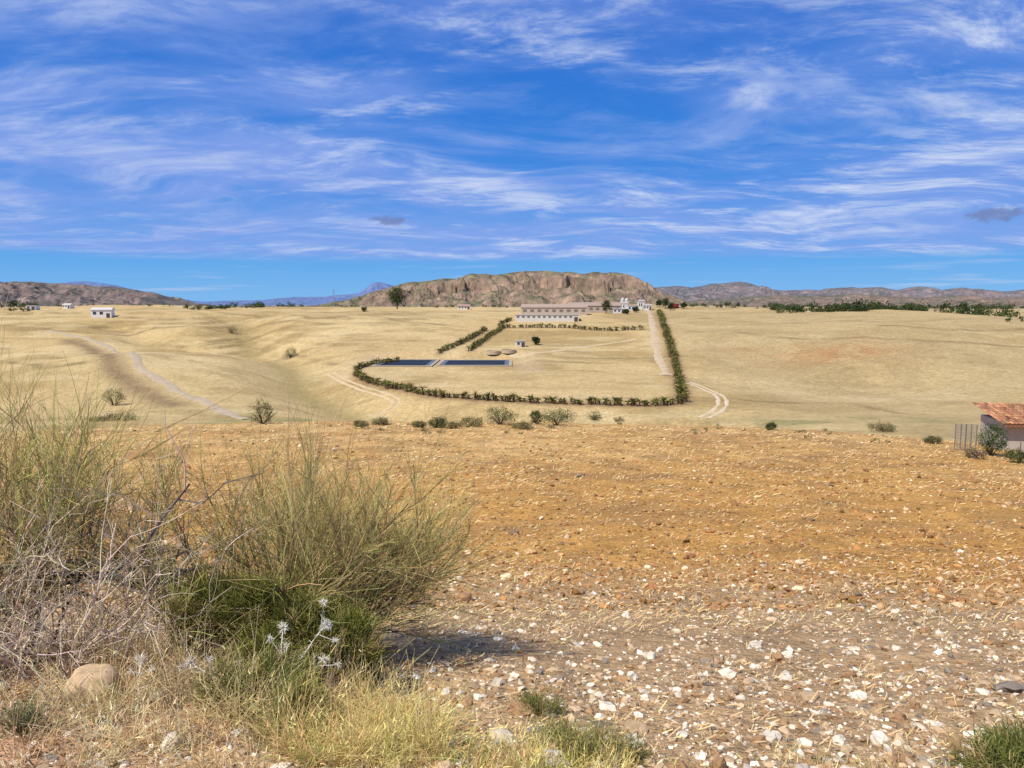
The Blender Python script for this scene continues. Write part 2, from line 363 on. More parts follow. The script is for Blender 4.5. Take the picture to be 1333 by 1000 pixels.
e=link(bpy.data.objects.new('grain_silo',None));e.location=(x,y+12,Hf(x,y+12)-.2);e.scale=(.78,.78,.78)
for k_ in range(2):
    bm=bmesh.new();bmesh.ops.create_cone(bm,segments=20,cap_ends=True,radius1=1.7,radius2=1.7,depth=7);
    r=bmesh.ops.create_cone(bm,segments=20,cap_ends=False,radius1=1.8,radius2=.2,depth=1.4)
    bmesh.ops.translate(bm,verts=r['verts'],vec=(0,0,4.2))
    for l in range(4):
        a_=l*math.pi/2+.78;r=bmesh.ops.create_cube(bm,size=1);bmesh.ops.scale(bm,verts=r['verts'],vec=(.2,.2,1.6));bmesh.ops.translate(bm,verts=r['verts'],vec=(1.5*math.cos(a_),1.5*math.sin(a_),-4.2))
    me=bpy.data.meshes.new('silo_body');bm.to_mesh(me);bm.free();plain(me,(.6,.61,.62))
    me.materials.append(M_metal);o=link(bpy.data.objects.new('silo_body',me));o.parent=e;o.location=(k_*4-2,0,5)
x,y=at(132,414);house('white_cottage',x,y,24*y/1000,6,3.4*y/330,'gable',1.1,(.8,.79,.75),(.6,.55,.5),nw=2,rot=12)
x,y=at(86,402);house('white_cottage',x,y,6,5,2.8,'gable',1.1,(.78,.76,.72),(.55,.5,.45),nw=2,rot=-8)
x,y=at(40,404);house('white_cottage',x,y,5,5,2.6,'flat',1.1,(.72,.70,.66),(.55,.5,.45),nw=1,rot=5)
x,y=at(604,403);house('white_cottage',x,y,8,6,2.4,'gable',1.0,(.7,.68,.62),(.4,.25,.2),nw=3,rot=5)
x,y=at(678,452);house('pump_house',x,y,3.6,3,2.4,'flat',1,(.66,.62,.54),(.5,.48,.42),nw=1,rot=8)
def tank(u,v,r,h):
    x,y=at(u,v);bm=bmesh.new();N=32
    ring=[]
    for (rr,zq) in [(r,-.5),(r,h),(r-.2,h),(r-.2,h-.35)]:
        ring.append([bm.verts.new((rr*math.cos(t*2*math.pi/N),rr*math.sin(t*2*math.pi/N),zq)) for t in range(N)])
    for q in range(3):
        for t in range(N): bm.faces.new((ring[q][t],ring[q][(t+1)%N],ring[q+1][(t+1)%N],ring[q+1][t]))
    bm.faces.new(ring[3])
    me=bpy.data.meshes.new('round_water_tank');bm.to_mesh(me);bm.free()
    a_=me.color_attributes.new('Col','FLOAT_COLOR','POINT');cc=np.tile([.50,.40,.27,1.],(len(me.vertices),1));cc[3*N:]=[.2,.22,.2,1];a_.data.foreach_set('color',cc.ravel())
    me.materials.append(M_wall);o=link(bpy.data.objects.new('round_water_tank',me));o.location=(x,y,Hf(x,y))
tank(642,460,2.8,.8);tank(662,458,2.8,.8)
# ------------------------------------------------------------------ red harvester
x,y=at(877,402)
e=link(bpy.data.objects.new('red_combine_harvester',None));e.location=(x,y,Hf(x,y));e.rotation_euler=(0,0,R(20))
a=Acc();box(a,-3.2,2.2,-1.3,1.3,1.1,3.4,(.45,.04,.02));box(a,-3.8,-3.2,-1.0,1.0,1.5,2.9,(.40,.04,.02));box(a,-2.6,.6,-1.0,1.0,3.4,3.9,(.42,.04,.02));a.build('body',M_metal,parent=e)
a=Acc();box(a,2.203,3.5,-.9,.9,1.6,3.7,(.05,.07,.09));box(a,2.1,3.7,-1.05,1.05,3.703,3.85,(.6,.58,.55));a.build('cab',M_metal,parent=e)
a=Acc();box(a,4.2,5.2,-2.6,2.6,.35,1.0,(.4,.04,.02));box(a,3.2,4.197,-.5,.5,.7,1.5,(.3,.04,.02));a.build('header',M_metal,parent=e)
for (wx,wr) in [(1.9,.95),(-2.4,.6)]:
    for wy in (-1.6,1.6):
        bm=bmesh.new();bmesh.ops.create_cone(bm,segments=20,cap_ends=True,radius1=wr,radius2=wr,depth=.5);bmesh.ops.rotate(bm,verts=bm.verts,cent=(0,0,0),matrix=Matrix.Rotation(math.pi/2,3,'X'))
        me=bpy.data.meshes.new('wheel');bm.to_mesh(me);bm.free();plain(me,(.03,.03,.03))
        me.materials.append(M_metal);o=link(bpy.data.objects.new('wheel',me));o.parent=e;o.location=(wx,wy,wr)
def mast(u,y,h,t=1):
    x=(u-666.5)/1000*y;z=Hf(x,y);a=Acc()
    for sx in (-1,1):
        for sy in (-1,1):
            P=np.array([[x+sx*.9*t,y+sy*.9*t,z]]);D=np.array([[-sx*.8*t,-sy*.8*t,h]]);SS(P,D,h,.13*t,.08*t,B=0).tube(a,1,4,(.3,.3,.31))
    for q in range(8):
        f=q/8;w=(.9*(1-f)+.1)*t;P=np.array([[x-w,y-w,z+h*f],[x+w,y-w,z+h*f]]);D=np.array([[2*w,0,h/8],[-2*w,0,h/8]]);SS(P,D,np.linalg.norm(D[0]),.05,.05,B=0).tube(a,1,3,(.3,.3,.31))
    for f in (.8,.93): box(a,x-2.2*t,x+2.2*t,y-.06,y+.06,z+h*f,z+h*f+.14,(.3,.3,.31))
    a.build('lattice_mast',M_metal)
mast(436,620,14,.6);mast(1083,900,25)
# ------------------------------------------------------------------ trees
def tree(name,x,y,h,w,colr=(.055,.075,.02),n=70,per=26,leaf=.3,trunk=.3):
    z=Hf(x,y);a=Acc();P=np.array([[x,y,z-.2]])
    t=SS(P,np.array([[.05,0,1.]]),h*.6,w*.045,w*.02,B=.06);t.tube(a,5,7,(.13,.09,.06))
    l=t.kids(9,.35,1,.6,.6,.45,.6,.4,B=.1);l.tube(a,4,5,(.12,.085,.055))
    l2=l.kids(3,.4,1,.7,.5,.2,.6,.5,B=.1);l2.tube(a,3,4,(.12,.085,.055))
    crown(a,(x,y,z+h*(.5+trunk*.5)),(w/2,w/2,h*(.5-trunk*.5)),n,per,leaf,colr,.42)
    return a.build(name,M_leaf)
x,y=at(517,402);s=y/1000;tree('eucalyptus_tree',x,y,27*s,21*s,(.075,.10,.028),n=110,leaf=.4,trunk=.2)
x,y=at(474,406);tree('olive_tree',x,y,3.2,4,n=30,leaf=.25,trunk=.2)
for (u,v,hp,wp) in [(789,408,17,12),(866,402,14,10),(873,404,10,9),(858,400,10,8),(700,407,7,14),(690,406,8,16),(712,405,6,10),(698,449,10,9),(890,402,8,8),(828,407,7,8),(815,409,6,8)]:
    x,y=at(u,v);s=y/1000;tree('farm_tree',x,y,hp*s,wp*s,n=45,per=22,leaf=.3,trunk=.2)
def treeline(name,specs):
    a=Acc()
    for (u0,u1,y0,y1,h,n,c) in specs:
        for q in range(n):
            y=rng.uniform(y0,y1);x=(rng.uniform(u0,u1)-666.5)/1000*y;z=Hf(x,y);hh=h*rng.uniform(.5,1.2);w=hh*rng.uniform(1.0,2.2)
            SS(np.array([[x,y,z]]),np.array([[0,0,1.]]),hh*.5,.2,.1,B=.03).tube(a,1,4,(.12,.09,.06))
            crown(a,(x,y,z+hh*.5),(w/2,w/2,hh*.46),8,20,hh*.11,c,.55)
    a.build(name,M_leaf)
G=(.065,.09,.026);G2=(.09,.105,.036)
treeline('distant_tree_line',[(245,345,560,640,3.8,40,G),(345,400,600,680,3,16,G),(0,60,600,700,6,8,G),(10,48,430,460,2.4,9,G),(60,250,620,700,2.0,18,G2),(400,500,640,720,2.0,12,G2),
 (560,670,560,640,2.2,12,G2)])
treeline('olive_grove',[(930,1000,560,640,3.0,16,G),(1000,1080,480,540,3.8,36,G),(1070,1205,480,530,4.4,56,G),(1105,1135,470,490,6,7,G),(1000,1333,640,800,4.8,60,G),(1225,1300,480,540,6.2,16,G),(1300,1420,470,520,5,18,G),(1310,1400,340,360,3.4,9,G),(880,1400,900,1300,6,110,G2),(870,930,560,700,2.5,10,G2)])
# ------------------------------------------------------------------ shrubs on valley lip and slopes
def shrub(name,u,v,wp,hp,c=(.085,.10,.03),n=60):
    x,y=at(u,v);s=y/1000;w=wp*s;h=hp*s;z=Hf(x,y);a=Acc()
    st=SS(np.tile([x,y,z-.05],(9,1)),np.column_stack([rng.normal(size=(9,2))*.6,np.ones(9)]),h*.7,.02*w,.008*w,B=.15);st.tube(a,3,4,(.14,.10,.06))
    crown(a,(x,y,z+h*.5),(w/2,w/2,h*.5),n,44,max(.015*w,.03),c,.32)
    return a.build(name,M_leaf)
for t in [(148,528,30,24),(342,552,34,34),(378,466,20,13),(302,434,15,10),(652,553,44,24),(725,554,46,22),(697,552,16,18),(774,547,22,13),(570,557,28,14),(612,556,36,12),(495,553,26,8),(155,547,46,8),(125,549,24,6),(545,556,20,7),(590,558,24,8),(680,558,30,7),(470,556,20,7),(805,549,16,6)]:
    shrub('valley_shrub',*t,c=(.12,.135,.04) if t[3]>12 else (.26,.22,.09))
a=Acc()
for q in range(46):
    u=rng.uniform(900,1333) if q<30 else rng.uniform(420,860);v=rng.uniform(550,566)+max(0,(u-900))*.05
    x,y=at(u,v);y=min(y,52);z=Hf(x,y);w=rng.uniform(.2,.6)
    crown(a,(x,y,z+w*.15),(w/2,w/2,w*.2),9,22,.025,(.28,.24,.10),.4)
a.build('low_scrub',M_leaf)
shrub('valley_shrub',1150,562,40,10,(.19,.17,.06));shrub('valley_shrub',1003,560,14,10,(.12,.13,.04));shrub('valley_shrub',1215,577,22,8,(.2,.18,.07))
# ------------------------------------------------------------------ hut, gate on right
hx,hy=28.3,40.0;hz=Hf(hx,hy)-.15
e=link(bpy.data.objects.new('tiled_roof_hut',None));e.location=(hx,hy,hz);e.rotation_euler=(0,0,R(-12))
a=Acc();wc=(.46,.42,.36)
box(a,-2,-1.75,0,3.6,-.5,1.7,wc);box(a,-1.75,-.9,0,.25,-.5,1.7,wc);box(a,-.9,.9,0,.25,-.5,.5,wc);box(a,-.9,.9,0,.25,1.45,1.7,wc);box(a,.9,4,0,.25,-.5,1.7,wc);box(a,-1.75,4,3.35,3.6,-.5,1.7,wc);box(a,3.75,4,.25,3.35,-.5,1.7,wc)
a.build('walls',M_wall,parent=e)
a=Acc();nT=34
for q in range(nT):
    xs=-2.35+q*.2;P=[]
    for k_ in range(6):
        th=math.pi*k_/5;P.append((xs+.1-.1*math.cos(th),.07*math.sin(th)))
    for r_ in range(9):
        y0=-.5+r_*.5;y1=y0+.53;z0=1.72+.56*(y0+.5)/4.5+.02;z1=1.72+.56*(y1+.5)/4.5
        a.add([(xx,y0,z0+zq) for xx,zq in P]+[(xx,y1,z1+zq) for xx,zq in P],[[k_,k_+1,k_+7,k_+6] for k_ in range(5)],np.repeat(cvar((.42,.20,.10),1,.25),12,0))
box(a,-2.3,4.4,-.45,-.38,1.62,1.72,(.3,.14,.08))
a.build('roof',M_roof,parent=e)
a=Acc();box(a,-.92,-.84,-.03,.1,.5,1.45,(.2,.13,.08));box(a,.84,.92,-.03,.1,.5,1.45,(.2,.13,.08));box(a,-.04,.04,-.03,.1,.5,1.45,(.2,.13,.08));a.build('window_frame',M_metal,parent=e)
a=Acc();box(a,1.5,2.4,-.04,.05,0.0,1.65,(.12,.08,.05));a.build('door',M_metal,parent=e)
shrub('garden_shrub',1291,593,34,44,(.07,.10,.025),90)
shrub('garden_shrub',1325,602,34,18,(.09,.11,.03),50)
shrub('dry_shrub',1268,597,30,12,(.30,.22,.12),40)
a=Acc()
gx,gy=23.5,40.2
for q in range(5):
    x=gx+q*.28;z=Hf(x,gy);SS(np.array([[x,gy,z-.2]]),np.array([[0,0,1.]]),1.6,.03,.03,B=0).tube(a,1,5,(.20,.19,.18))
for q in range(13):
    z=Hf(gx,gy)+.05+q*.11;SS(np.array([[gx,gy,z]]),np.array([[1.,0,-.02]]),1.12,.011,.011,B=0).tube(a,1,3,(.22,.21,.20))
for q in range(14):
    x=gx+q*.085;SS(np.array([[x,gy,Hf(gx,gy)]]),np.array([[0,0,1.]]),1.38,.010,.010,B=0).tube(a,1,3,(.22,.21,.20))
a.build('wire_mesh_gate',M_metal)
a=Acc()
for q in range(7):
    x=25.9+q*.3;y=38.6-q*.12;z=Hf(x,y);SS(np.array([[x,y,z-.1]]),np.array([[.05,0,1.]]),.8,.035,.03,B=.02).tube(a,2,5,(.22,.16,.11))
a.build('wooden_post_fence',M_twig)
# ------------------------------------------------------------------ mountains
def mountain(name,pts,D,depth,rock,veg,haze,hz,seed,rough=1,cliff=.5,nx=560,ny=120):
    pts=np.array(pts,float);u=np.linspace(pts[0,0],pts[-1,0],nx)
    v=np.interp(u,pts[:,0],pts[:,1]);kk=np.hanning(15);kk/=kk.sum();v=np.convolve(np.pad(v,7,mode='edge'),kk,'valid')
    t=np.tan(PITCH+np.arctan((v-500)/1000));xr=(u-666.5)/1000
    q=np.linspace(0,2,ny)
    U,Q=np.meshgrid(np.arange(nx),q,indexing='ij')
    Yw=D+(Q-1)*depth;Xw=xr[U]*D
    top=(-t*D)[U];base=-35*np.ones_like(top)
    top=top+ (fbm(Xw/(.035*D)+seed,Yw*0+seed,5))*.0036*D*rough
    sc=.040*D
    wx=Xw+sc*.5*fbm(Xw/sc+2,Yw/sc,3)
    rg=ridged(wx/sc+seed,Yw/(sc*1.6)+seed,5,.55)
    qq=np.where(Q<1,Q,2-Q)
    qq=np.clip(qq+.8*(rg-.66)*rough*np.sin(np.clip(qq,0,1)*math.pi)**.6,0,1)
    cl=cliff*sst(-.35,.35,fbm(Xw/(sc*1.4)+seed*3,Yw*0+2,3))
    ce=.68+.22*fbm(Xw/(sc*.9)+seed,Yw*0+6,3)
    s1=.62*qq**1.05+.38*(cl*sst(ce,ce+.14,qq)+(1-cl)*qq)
    Zw=base+(top-base)*s1+fbm(Xw/(sc*.22),Yw/(sc*.22),5)*.0036*D*rough*np.sin(np.clip(qq,0,1)*math.pi)**.8
    gz=np.gradient(Zw,axis=1)/(np.gradient(Yw,axis=1)+1e-6)
    steep=sst(.45,1.1,np.abs(gz)/(np.abs(gz).mean()*2.0))
    nz=fbm(Xw/(sc*.4)+4,Yw/(sc*.4),5)
    c=np.zeros(Zw.shape+(3,));c[:]=veg
    c=mixc(c,rock,steep*.75+.9*nz+.12)
    c=mixc(c,np.array(rock)*1.35,sst(.2,.5,fbm(Xw/(sc*.2),Yw/(sc*.2)+5,4))*steep)
    c=mixc(c,np.array(veg)*.6,sst(.1,.45,-nz)*(1-steep)*.8)
    c=c*(1-hz)+np.array(haze)*hz  # aerial haze painted into the vertex colour, stronger on farther ranges
    i=np.arange(nx-1)[:,None];j=np.arange(ny-1)[None,:]
    F=np.stack([i*ny+j,(i+1)*ny+j,(i+1)*ny+j+1,i*ny+j+1],-1).reshape(-1,4)
    a=Acc();a.add(np.stack([Xw,Yw,Zw],-1).reshape(-1,3),F,c.reshape(-1,3));a.build(name,M_mtn,False)
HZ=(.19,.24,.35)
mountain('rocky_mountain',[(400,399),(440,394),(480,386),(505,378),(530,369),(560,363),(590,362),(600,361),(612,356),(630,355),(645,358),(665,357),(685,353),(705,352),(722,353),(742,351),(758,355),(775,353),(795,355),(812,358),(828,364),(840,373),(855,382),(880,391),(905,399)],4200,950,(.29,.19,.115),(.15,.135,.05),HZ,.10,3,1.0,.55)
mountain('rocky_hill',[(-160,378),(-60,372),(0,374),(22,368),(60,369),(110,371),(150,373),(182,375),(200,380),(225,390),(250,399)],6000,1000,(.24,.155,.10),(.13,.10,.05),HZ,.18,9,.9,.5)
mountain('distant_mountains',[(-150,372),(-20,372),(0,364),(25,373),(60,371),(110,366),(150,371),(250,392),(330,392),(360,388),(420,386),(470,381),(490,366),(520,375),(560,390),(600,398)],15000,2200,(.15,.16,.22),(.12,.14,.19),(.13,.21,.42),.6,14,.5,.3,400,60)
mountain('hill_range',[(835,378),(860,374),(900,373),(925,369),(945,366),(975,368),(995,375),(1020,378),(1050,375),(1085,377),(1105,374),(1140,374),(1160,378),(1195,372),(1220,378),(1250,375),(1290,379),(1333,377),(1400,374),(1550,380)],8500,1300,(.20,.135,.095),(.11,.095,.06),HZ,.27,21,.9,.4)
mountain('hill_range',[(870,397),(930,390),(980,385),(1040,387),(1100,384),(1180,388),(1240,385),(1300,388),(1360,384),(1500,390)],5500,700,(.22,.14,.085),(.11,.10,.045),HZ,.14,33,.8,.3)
# ------------------------------------------------------------------ stones, clods and straw
bm=bmesh.new();bmesh.ops.create_icosphere(bm,subdivisions=1,radius=1);IV=np.array([v.co[:] for v in bm.verts]);IF=np.array([[v.index for v in f.verts] for f in bm.faces]);bm.free()
bm=bmesh.new();bmesh.ops.create_icosphere(bm,subdivisions=2,radius=1);IV2=np.array([v.co[:] for v in bm.verts]);IF2=np.array([[v.index for v in f.verts] for f in bm.faces]);bm.free()
def stones(acc,x,y,size,c,IV,IF,jit=.28,sink=.2):
    n=len(x);sc=np.stack([rng.uniform(.7,1.5,n),rng.uniform(.6,1.1,n),rng.uniform(.35,.8,n)],-1)*size[:,None]
    v=IV[None]*(1+rng.normal(size=(n,len(IV),1))*jit*.7)+rng.normal(size=(n,len(IV),3))*jit*.4
    v=v*sc[:,None,:];th=rng.uniform(0,6.28,n)[:,None];tl=rng.normal(size=(n,1))*.35
    vy=v[...,1]*np.cos(tl)-v[...,2]*np.sin(tl);vz=v[...,1]*np.sin(tl)+v[...,2]*np.cos(tl);vx=v[...,0]
    V=np.stack([vx*np.cos(th)-vy*np.sin(th)+x[:,None],vx*np.sin(th)+vy*np.cos(th)+y[:,None],vz+H(x,y)[:,None]+(sc[:,2]*(1-sink*2))[:,None]*.6],-1)
    F=(np.arange(n)[:,None,None]*len(IV)+IF[None]).reshape(-1,3)
    acc.add(V.reshape(-1,3),F,np.repeat(c,len(IV),0))
def scatter(n,y0,y1,s=.95,keep=None):
    y=np.exp(rng.uniform(math.log(y0),math.log(y1),n));x=rng.uniform(-s,s,n)*y
    if keep is not None:
        k_=rng.random(n)<keep(x,y);x=x[k_];y=y[k_]
    return x,y
def stcol(n,p=(.32,.32,.27,.09)):
    pal=np.array([(.74,.65,.50),(.49,.355,.21),(.34,.205,.10),(.23,.19,.145)])
    return np.clip(pal[rng.choice(4,n,p=p)]*(1+rng.normal(size=(n,1))*.15),.05,.88)
a=Acc()
kp=lambda x,y:(1-sst(8,16,y-.1*x+2*fbm(x/3,y/3,3)))*(.55+.45*sst(-1.5,0.5,x))*(.55+.6*fbm(x/.9,y/.9,3)+.3)
x,y=scatter(44000,2.6,17,keep=kp);stones(a,x,y,np.clip(rng.lognormal(math.log(.0105),.55,len(x)),.005,.040)*(.8+.02*y),stcol(len(x)),IV,IF)
x,y=scatter(1300,2.7,18,keep=kp);stones(a,x,y,np.clip(rng.lognormal(math.log(.028),.38,len(x)),.018,.065),stcol(len(x),(.28,.34,.32,.06)),IV2,IF2,.22)
x,y=scatter(11000,8,50);stones(a,x,y,np.clip(rng.lognormal(math.log(.024),.5,len(x)),.010,.11)*(.75+.02*y),np.clip(stcol(len(x),(.18,.34,.40,.08))*[1,.88,.7],.03,.8),IV,IF)
a.build('loose_stones',M_stone)
a=Acc();x,y=scatter(14000,8,38);stones(a,x,y,np.clip(rng.lognormal(math.log(.022),.5,len(x)),.01,.08)*(.7+.02*y),cvar((.38,.20,.07),len(x),.28),IV,IF);a.build('soil_clods',M_stone)
a=Acc()
x,y=scatter(95000,3.2,48,keep=lambda x,y:(.40+.9*fbm(x/1.5,y/1.5,4)+.25*sst(14,30,y))*(.35+.65*sst(5,10,y))*(1-.45*sst(9,12,y)*(1-sst(18,26,y))))
n=len(x);th=rng.uniform(0,math.pi,n);L=rng.uniform(.008,.035,n)*(1+.075*y);wd=.0013*(1+.20*y);zb=H(x,y)+.010+rng.random(n)*.02
dx=np.cos(th)*L;dy=np.sin(th)*L;nx_=-np.sin(th)*wd;ny_=np.cos(th)*wd;dz=rng.normal(size=n)*.4*L
V=np.stack([np.stack([x-dx-nx_,y-dy-ny_,zb-dz*.3],-1),np.stack([x+dx-nx_,y+dy-ny_,zb+np.abs(dz)],-1),np.stack([x+dx+nx_,y+dy+ny_,zb+np.abs(dz)+wd],-1),np.stack([x-dx+nx_,y-dy+ny_,zb-dz*.3+wd],-1)],1)
a.add(V.reshape(-1,3),np.arange(4*n).reshape(-1,4),np.repeat(cvar((.72,.52,.24),n,.22),4,0));a.build('straw_litter',M_straw)
def boulder(x,y,s,c,name='boulder'):
    bm=bmesh.new();bmesh.ops.create_icosphere(bm,subdivisions=4,radius=1)
    V=np.array([v.co[:] for v in bm.verts]);F=np.array([[v.index for v in f.verts] for f in bm.faces]);bm.free()
    V=V*(1+.22*fbm(V[:,0:1]*1.3+x*9,V[:,1:2]*1.3+V[:,2:3]*2,4)+.04*fbm(V[:,0:1]*7,V[:,2:3]*7+V[:,1:2]*5,3))
    V=np.clip(V,-.9,.8)*np.array(s);V+= [x,y,Hf(x,y)+s[2]*.35]
    a=Acc();a.add(V,F,c);a.build(name,M_stone,True)
boulder(-2.17,3.8,(.15,.11,.13),(.52,.37,.22))
x,y=at(605,782);boulder(x,y,(.10,.08,.075),(.36,.20,.10))
x,y=at(603,866);boulder(x,y,(.05,.04,.05),(.48,.32,.16));x,y=at(1055,912);boulder(x,y,(.06,.05,.04),(.46,.33,.2))
# ------------------------------------------------------------------ foreground vegetation
def gz(x,y): return Hf(x,y)
def broom(name,bx,by,dirs,L,r0,kids,tw,seed_c=(.20,.22,.085),g=0.0,zoff=-.05):
    a=Acc();n=len(dirs);P=np.tile([bx,by,gz(bx,by)+zoff],(n,1))+rng.normal(size=(n,3))*[.10,.10,0]
    s=SS(P,np.array(dirs,float),L,r0,r0*.45,B=.14,W=.025);s.tube(a,8,6,cvar((.17,.12,.08),n,.15))
    s1=s.kids(kids[0],.35,1,.9,.42,.15,.55,.45,B=.15,W=.015);s1.tube(a,5,4,cvar((.24,.17,.11),len(s1.P),.2))
    s2=s1.kids(kids[1],.25,1,.9,.38,.18,.62,.5,B=.15,W=.012);s2.tube(a,4,3,cvar((.34,.25,.13),len(s2.P),.25),cvar((.34,.28,.12),len(s2.P),.2))
    s3=s2.kids(kids[2],.2,1,.9,.34,.22,.95,.5,B=.14,g=.03);s3.R0[:]=tw;s3.R1[:]=tw*.5
    c=cvar(seed_c,len(s3.P),.22,.1);d=rng.random(len(c))<.38;c[d]=cvar((.54,.38,.18),d.sum(),.2)
    s3.tube(a,3,3,c*.9,c*1.2)
    return a.build(name,M_twig)
BC=(.40,.37,.115)
dd=[]
for q in range(14):
    f=q/13;dd.append((-.6+1.5*f+rng.normal()*.1,rng.normal()*.45,1.0-.4*abs(f-.4)+rng.normal()*.08))
broom('broom_bush',-1.62,5.1,dd,.92,.015,(6,7,7),.0018,BC)
dd=[(.7+rng.normal()*.2,rng.normal()*.4,.9+rng.normal()*.25) for q in range(11)]
broom('broom_bush',-1.42,5.15,dd,.84,.014,(6,7,7),.0018,(.43,.40,.13))
dd=[(-.25+rng.normal()*.22,rng.normal()*.3,1+rng.normal()*.12) for q in range(5)]
broom('broom_bush',-2.1,5.2,dd,.92,.010,(4,5,5),.0017,BC)
dd=[(.08+rng.normal()*.15,rng.normal()*.3,1+rng.normal()*.1) for q in range(9)]
broom('broom_bush',-3.3,4.75,dd,1.12,.014,(6,6,7),.0019,(.42,.42,.12))
dd=[(.35+rng.normal()*.25,rng.normal()*.35,.7+rng.normal()*.12) for q in range(6)]
broom('broom_bush',-3.2,4.5,dd,.66,.012,(5,6,6),.0018,(.44,.43,.15))
a=Acc()
P=np.array([[-3.6,4.75,-1.75],[-3.5,4.7,-1.62],[-3.5,4.8,-1.9]]);D=np.array([[1.,.02,.05],[1,0,-.12],[1,.1,.10]])
s=SS(P,D,np.array([1.55,1.3,1.0]),np.array([.036,.024,.020]),np.array([.016,.009,.008]),B=.05,W=.022);s.tube(a,16,8,cvar((.12,.09,.07),3,.1))
s1=s.kids(9,.15,1,.6,.55,.12,.40,.42,B=.2,W=.04);s1.tube(a,7,5,cvar((.20,.155,.12),len(s1.P),.2))
s2=s1.kids(5,.2,1,.6,.55,.05,.6,.45,B=.25,W=.04);s2.tube(a,5,3,cvar((.36,.28,.20),len(s2.P),.25))
s3=s2.kids(4,.2,1,.6,.55,.0,.6,.55,B=.25,W=.04);s3.R0[:]=.0018;s3.tube(a,4,3,cvar((.50,.40,.29),len(s3.P),.25))
a.build('dead_branches',M_twig)
a=Acc();n=80
P=np.column_stack([rng.uniform(-3.5,-2.2,n),rng.uniform(4.0,4.8,n),np.zeros(n)]);P[:,2]=H(P[:,0],P[:,1])
D=np.column_stack([rng.normal(size=(n,2))*.5,np.ones(n)*.9])
s=SS(P,D,rng.uniform(.40,1.0,n),.0060,.002,B=.22,W=.03);s.tube(a,7,4,cvar((.60,.49,.36),n,.2))
s1=s.kids(6,.2,1,.7,.45,.05,.4,.55,B=.25,W=.03);s1.tube(a,4,3,cvar((.66,.54,.40),len(s1.P),.2))
s2=s1.kids(3,.3,1,.7,.5,.0,.5,.6,B=.25);s2.tube(a,3,3,cvar((.70,.57,.42),len(s2.P),.2))
a.build('dead_shrub',M_twig)
def feathery(name,blobs,c1,c2,L=.07,r=.0022,dens=1.0):
    a=Acc()
    for (x,y,zr,rx,ry,rz,n) in blobs:
        z=gz(x,y)+zr;nc=int(n/40)
        d=norm(rng.normal(size=(nc,3)))*(rng.uniform(.1,1.25,(nc,1))**.4);cc=np.array([x,y,z])+d*[rx,ry,rz]
        m=30;base=np.repeat(cc,m,0)+rng.normal(size=(nc*m,3))*.026;out=np.repeat(d,m,0)*.7+rng.normal(size=(nc*m,3))*.5;out[:,2]+=.45
        tone=rng.random(nc)[:,None]**1.1
        c=np.repeat(np.array(c1)*(1-tone)+np.array(c2)*tone,m,0)*(1+rng.normal(size=(nc*m,1))*.2)
        dry=np.repeat(rng.random(nc)<.15,m);c[dry]=cvar((.46,.34,.14),int(dry.sum()),.2)
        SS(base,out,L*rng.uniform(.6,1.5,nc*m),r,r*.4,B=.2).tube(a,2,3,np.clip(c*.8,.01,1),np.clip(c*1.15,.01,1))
        st=SS(np.tile([x,y,gz(x,y)],(14,1)),np.column_stack([rng.normal(size=(14,2))*.6,np.ones(14)]),zr+rz*.6,.006,.003,B=.2);st.tube(a,4,4,(.13,.09,.05))
    return a.build(name,M_leaf)
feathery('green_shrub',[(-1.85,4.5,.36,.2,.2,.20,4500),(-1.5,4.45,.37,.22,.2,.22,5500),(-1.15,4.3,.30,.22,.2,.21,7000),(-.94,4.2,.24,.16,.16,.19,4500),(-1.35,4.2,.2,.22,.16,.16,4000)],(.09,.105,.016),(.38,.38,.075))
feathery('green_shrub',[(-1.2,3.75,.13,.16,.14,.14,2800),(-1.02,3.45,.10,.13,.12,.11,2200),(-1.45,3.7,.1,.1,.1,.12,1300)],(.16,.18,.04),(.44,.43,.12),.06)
x,y=at(765,985);xa,ya=at(700,930)
feathery('green_weed_clump',[(x,y,.03,.13,.11,.04,1200),(x-.12,y+.12,.02,.11,.11,.035,900),(xa,ya,.02,.11,.10,.035,1100),(x+.17,y-.02,.02,.10,.10,.03,600)],(.13,.15,.035),(.40,.38,.12),.040,.0015)
x,y=at(1300,1000);feathery('green_weed_clump',[(x,y,.03,.16,.1,.05,2400),(x+.15,y+.05,.05,.12,.1,.06,1600)],(.10,.13,.025),(.34,.36,.09),.045,.0018)
x,y=at(28,955);feathery('green_weed_clump',[(x,y,.04,.05,.05,.05,700)],(.16,.19,.08),(.36,.38,.18),.045,.0018)
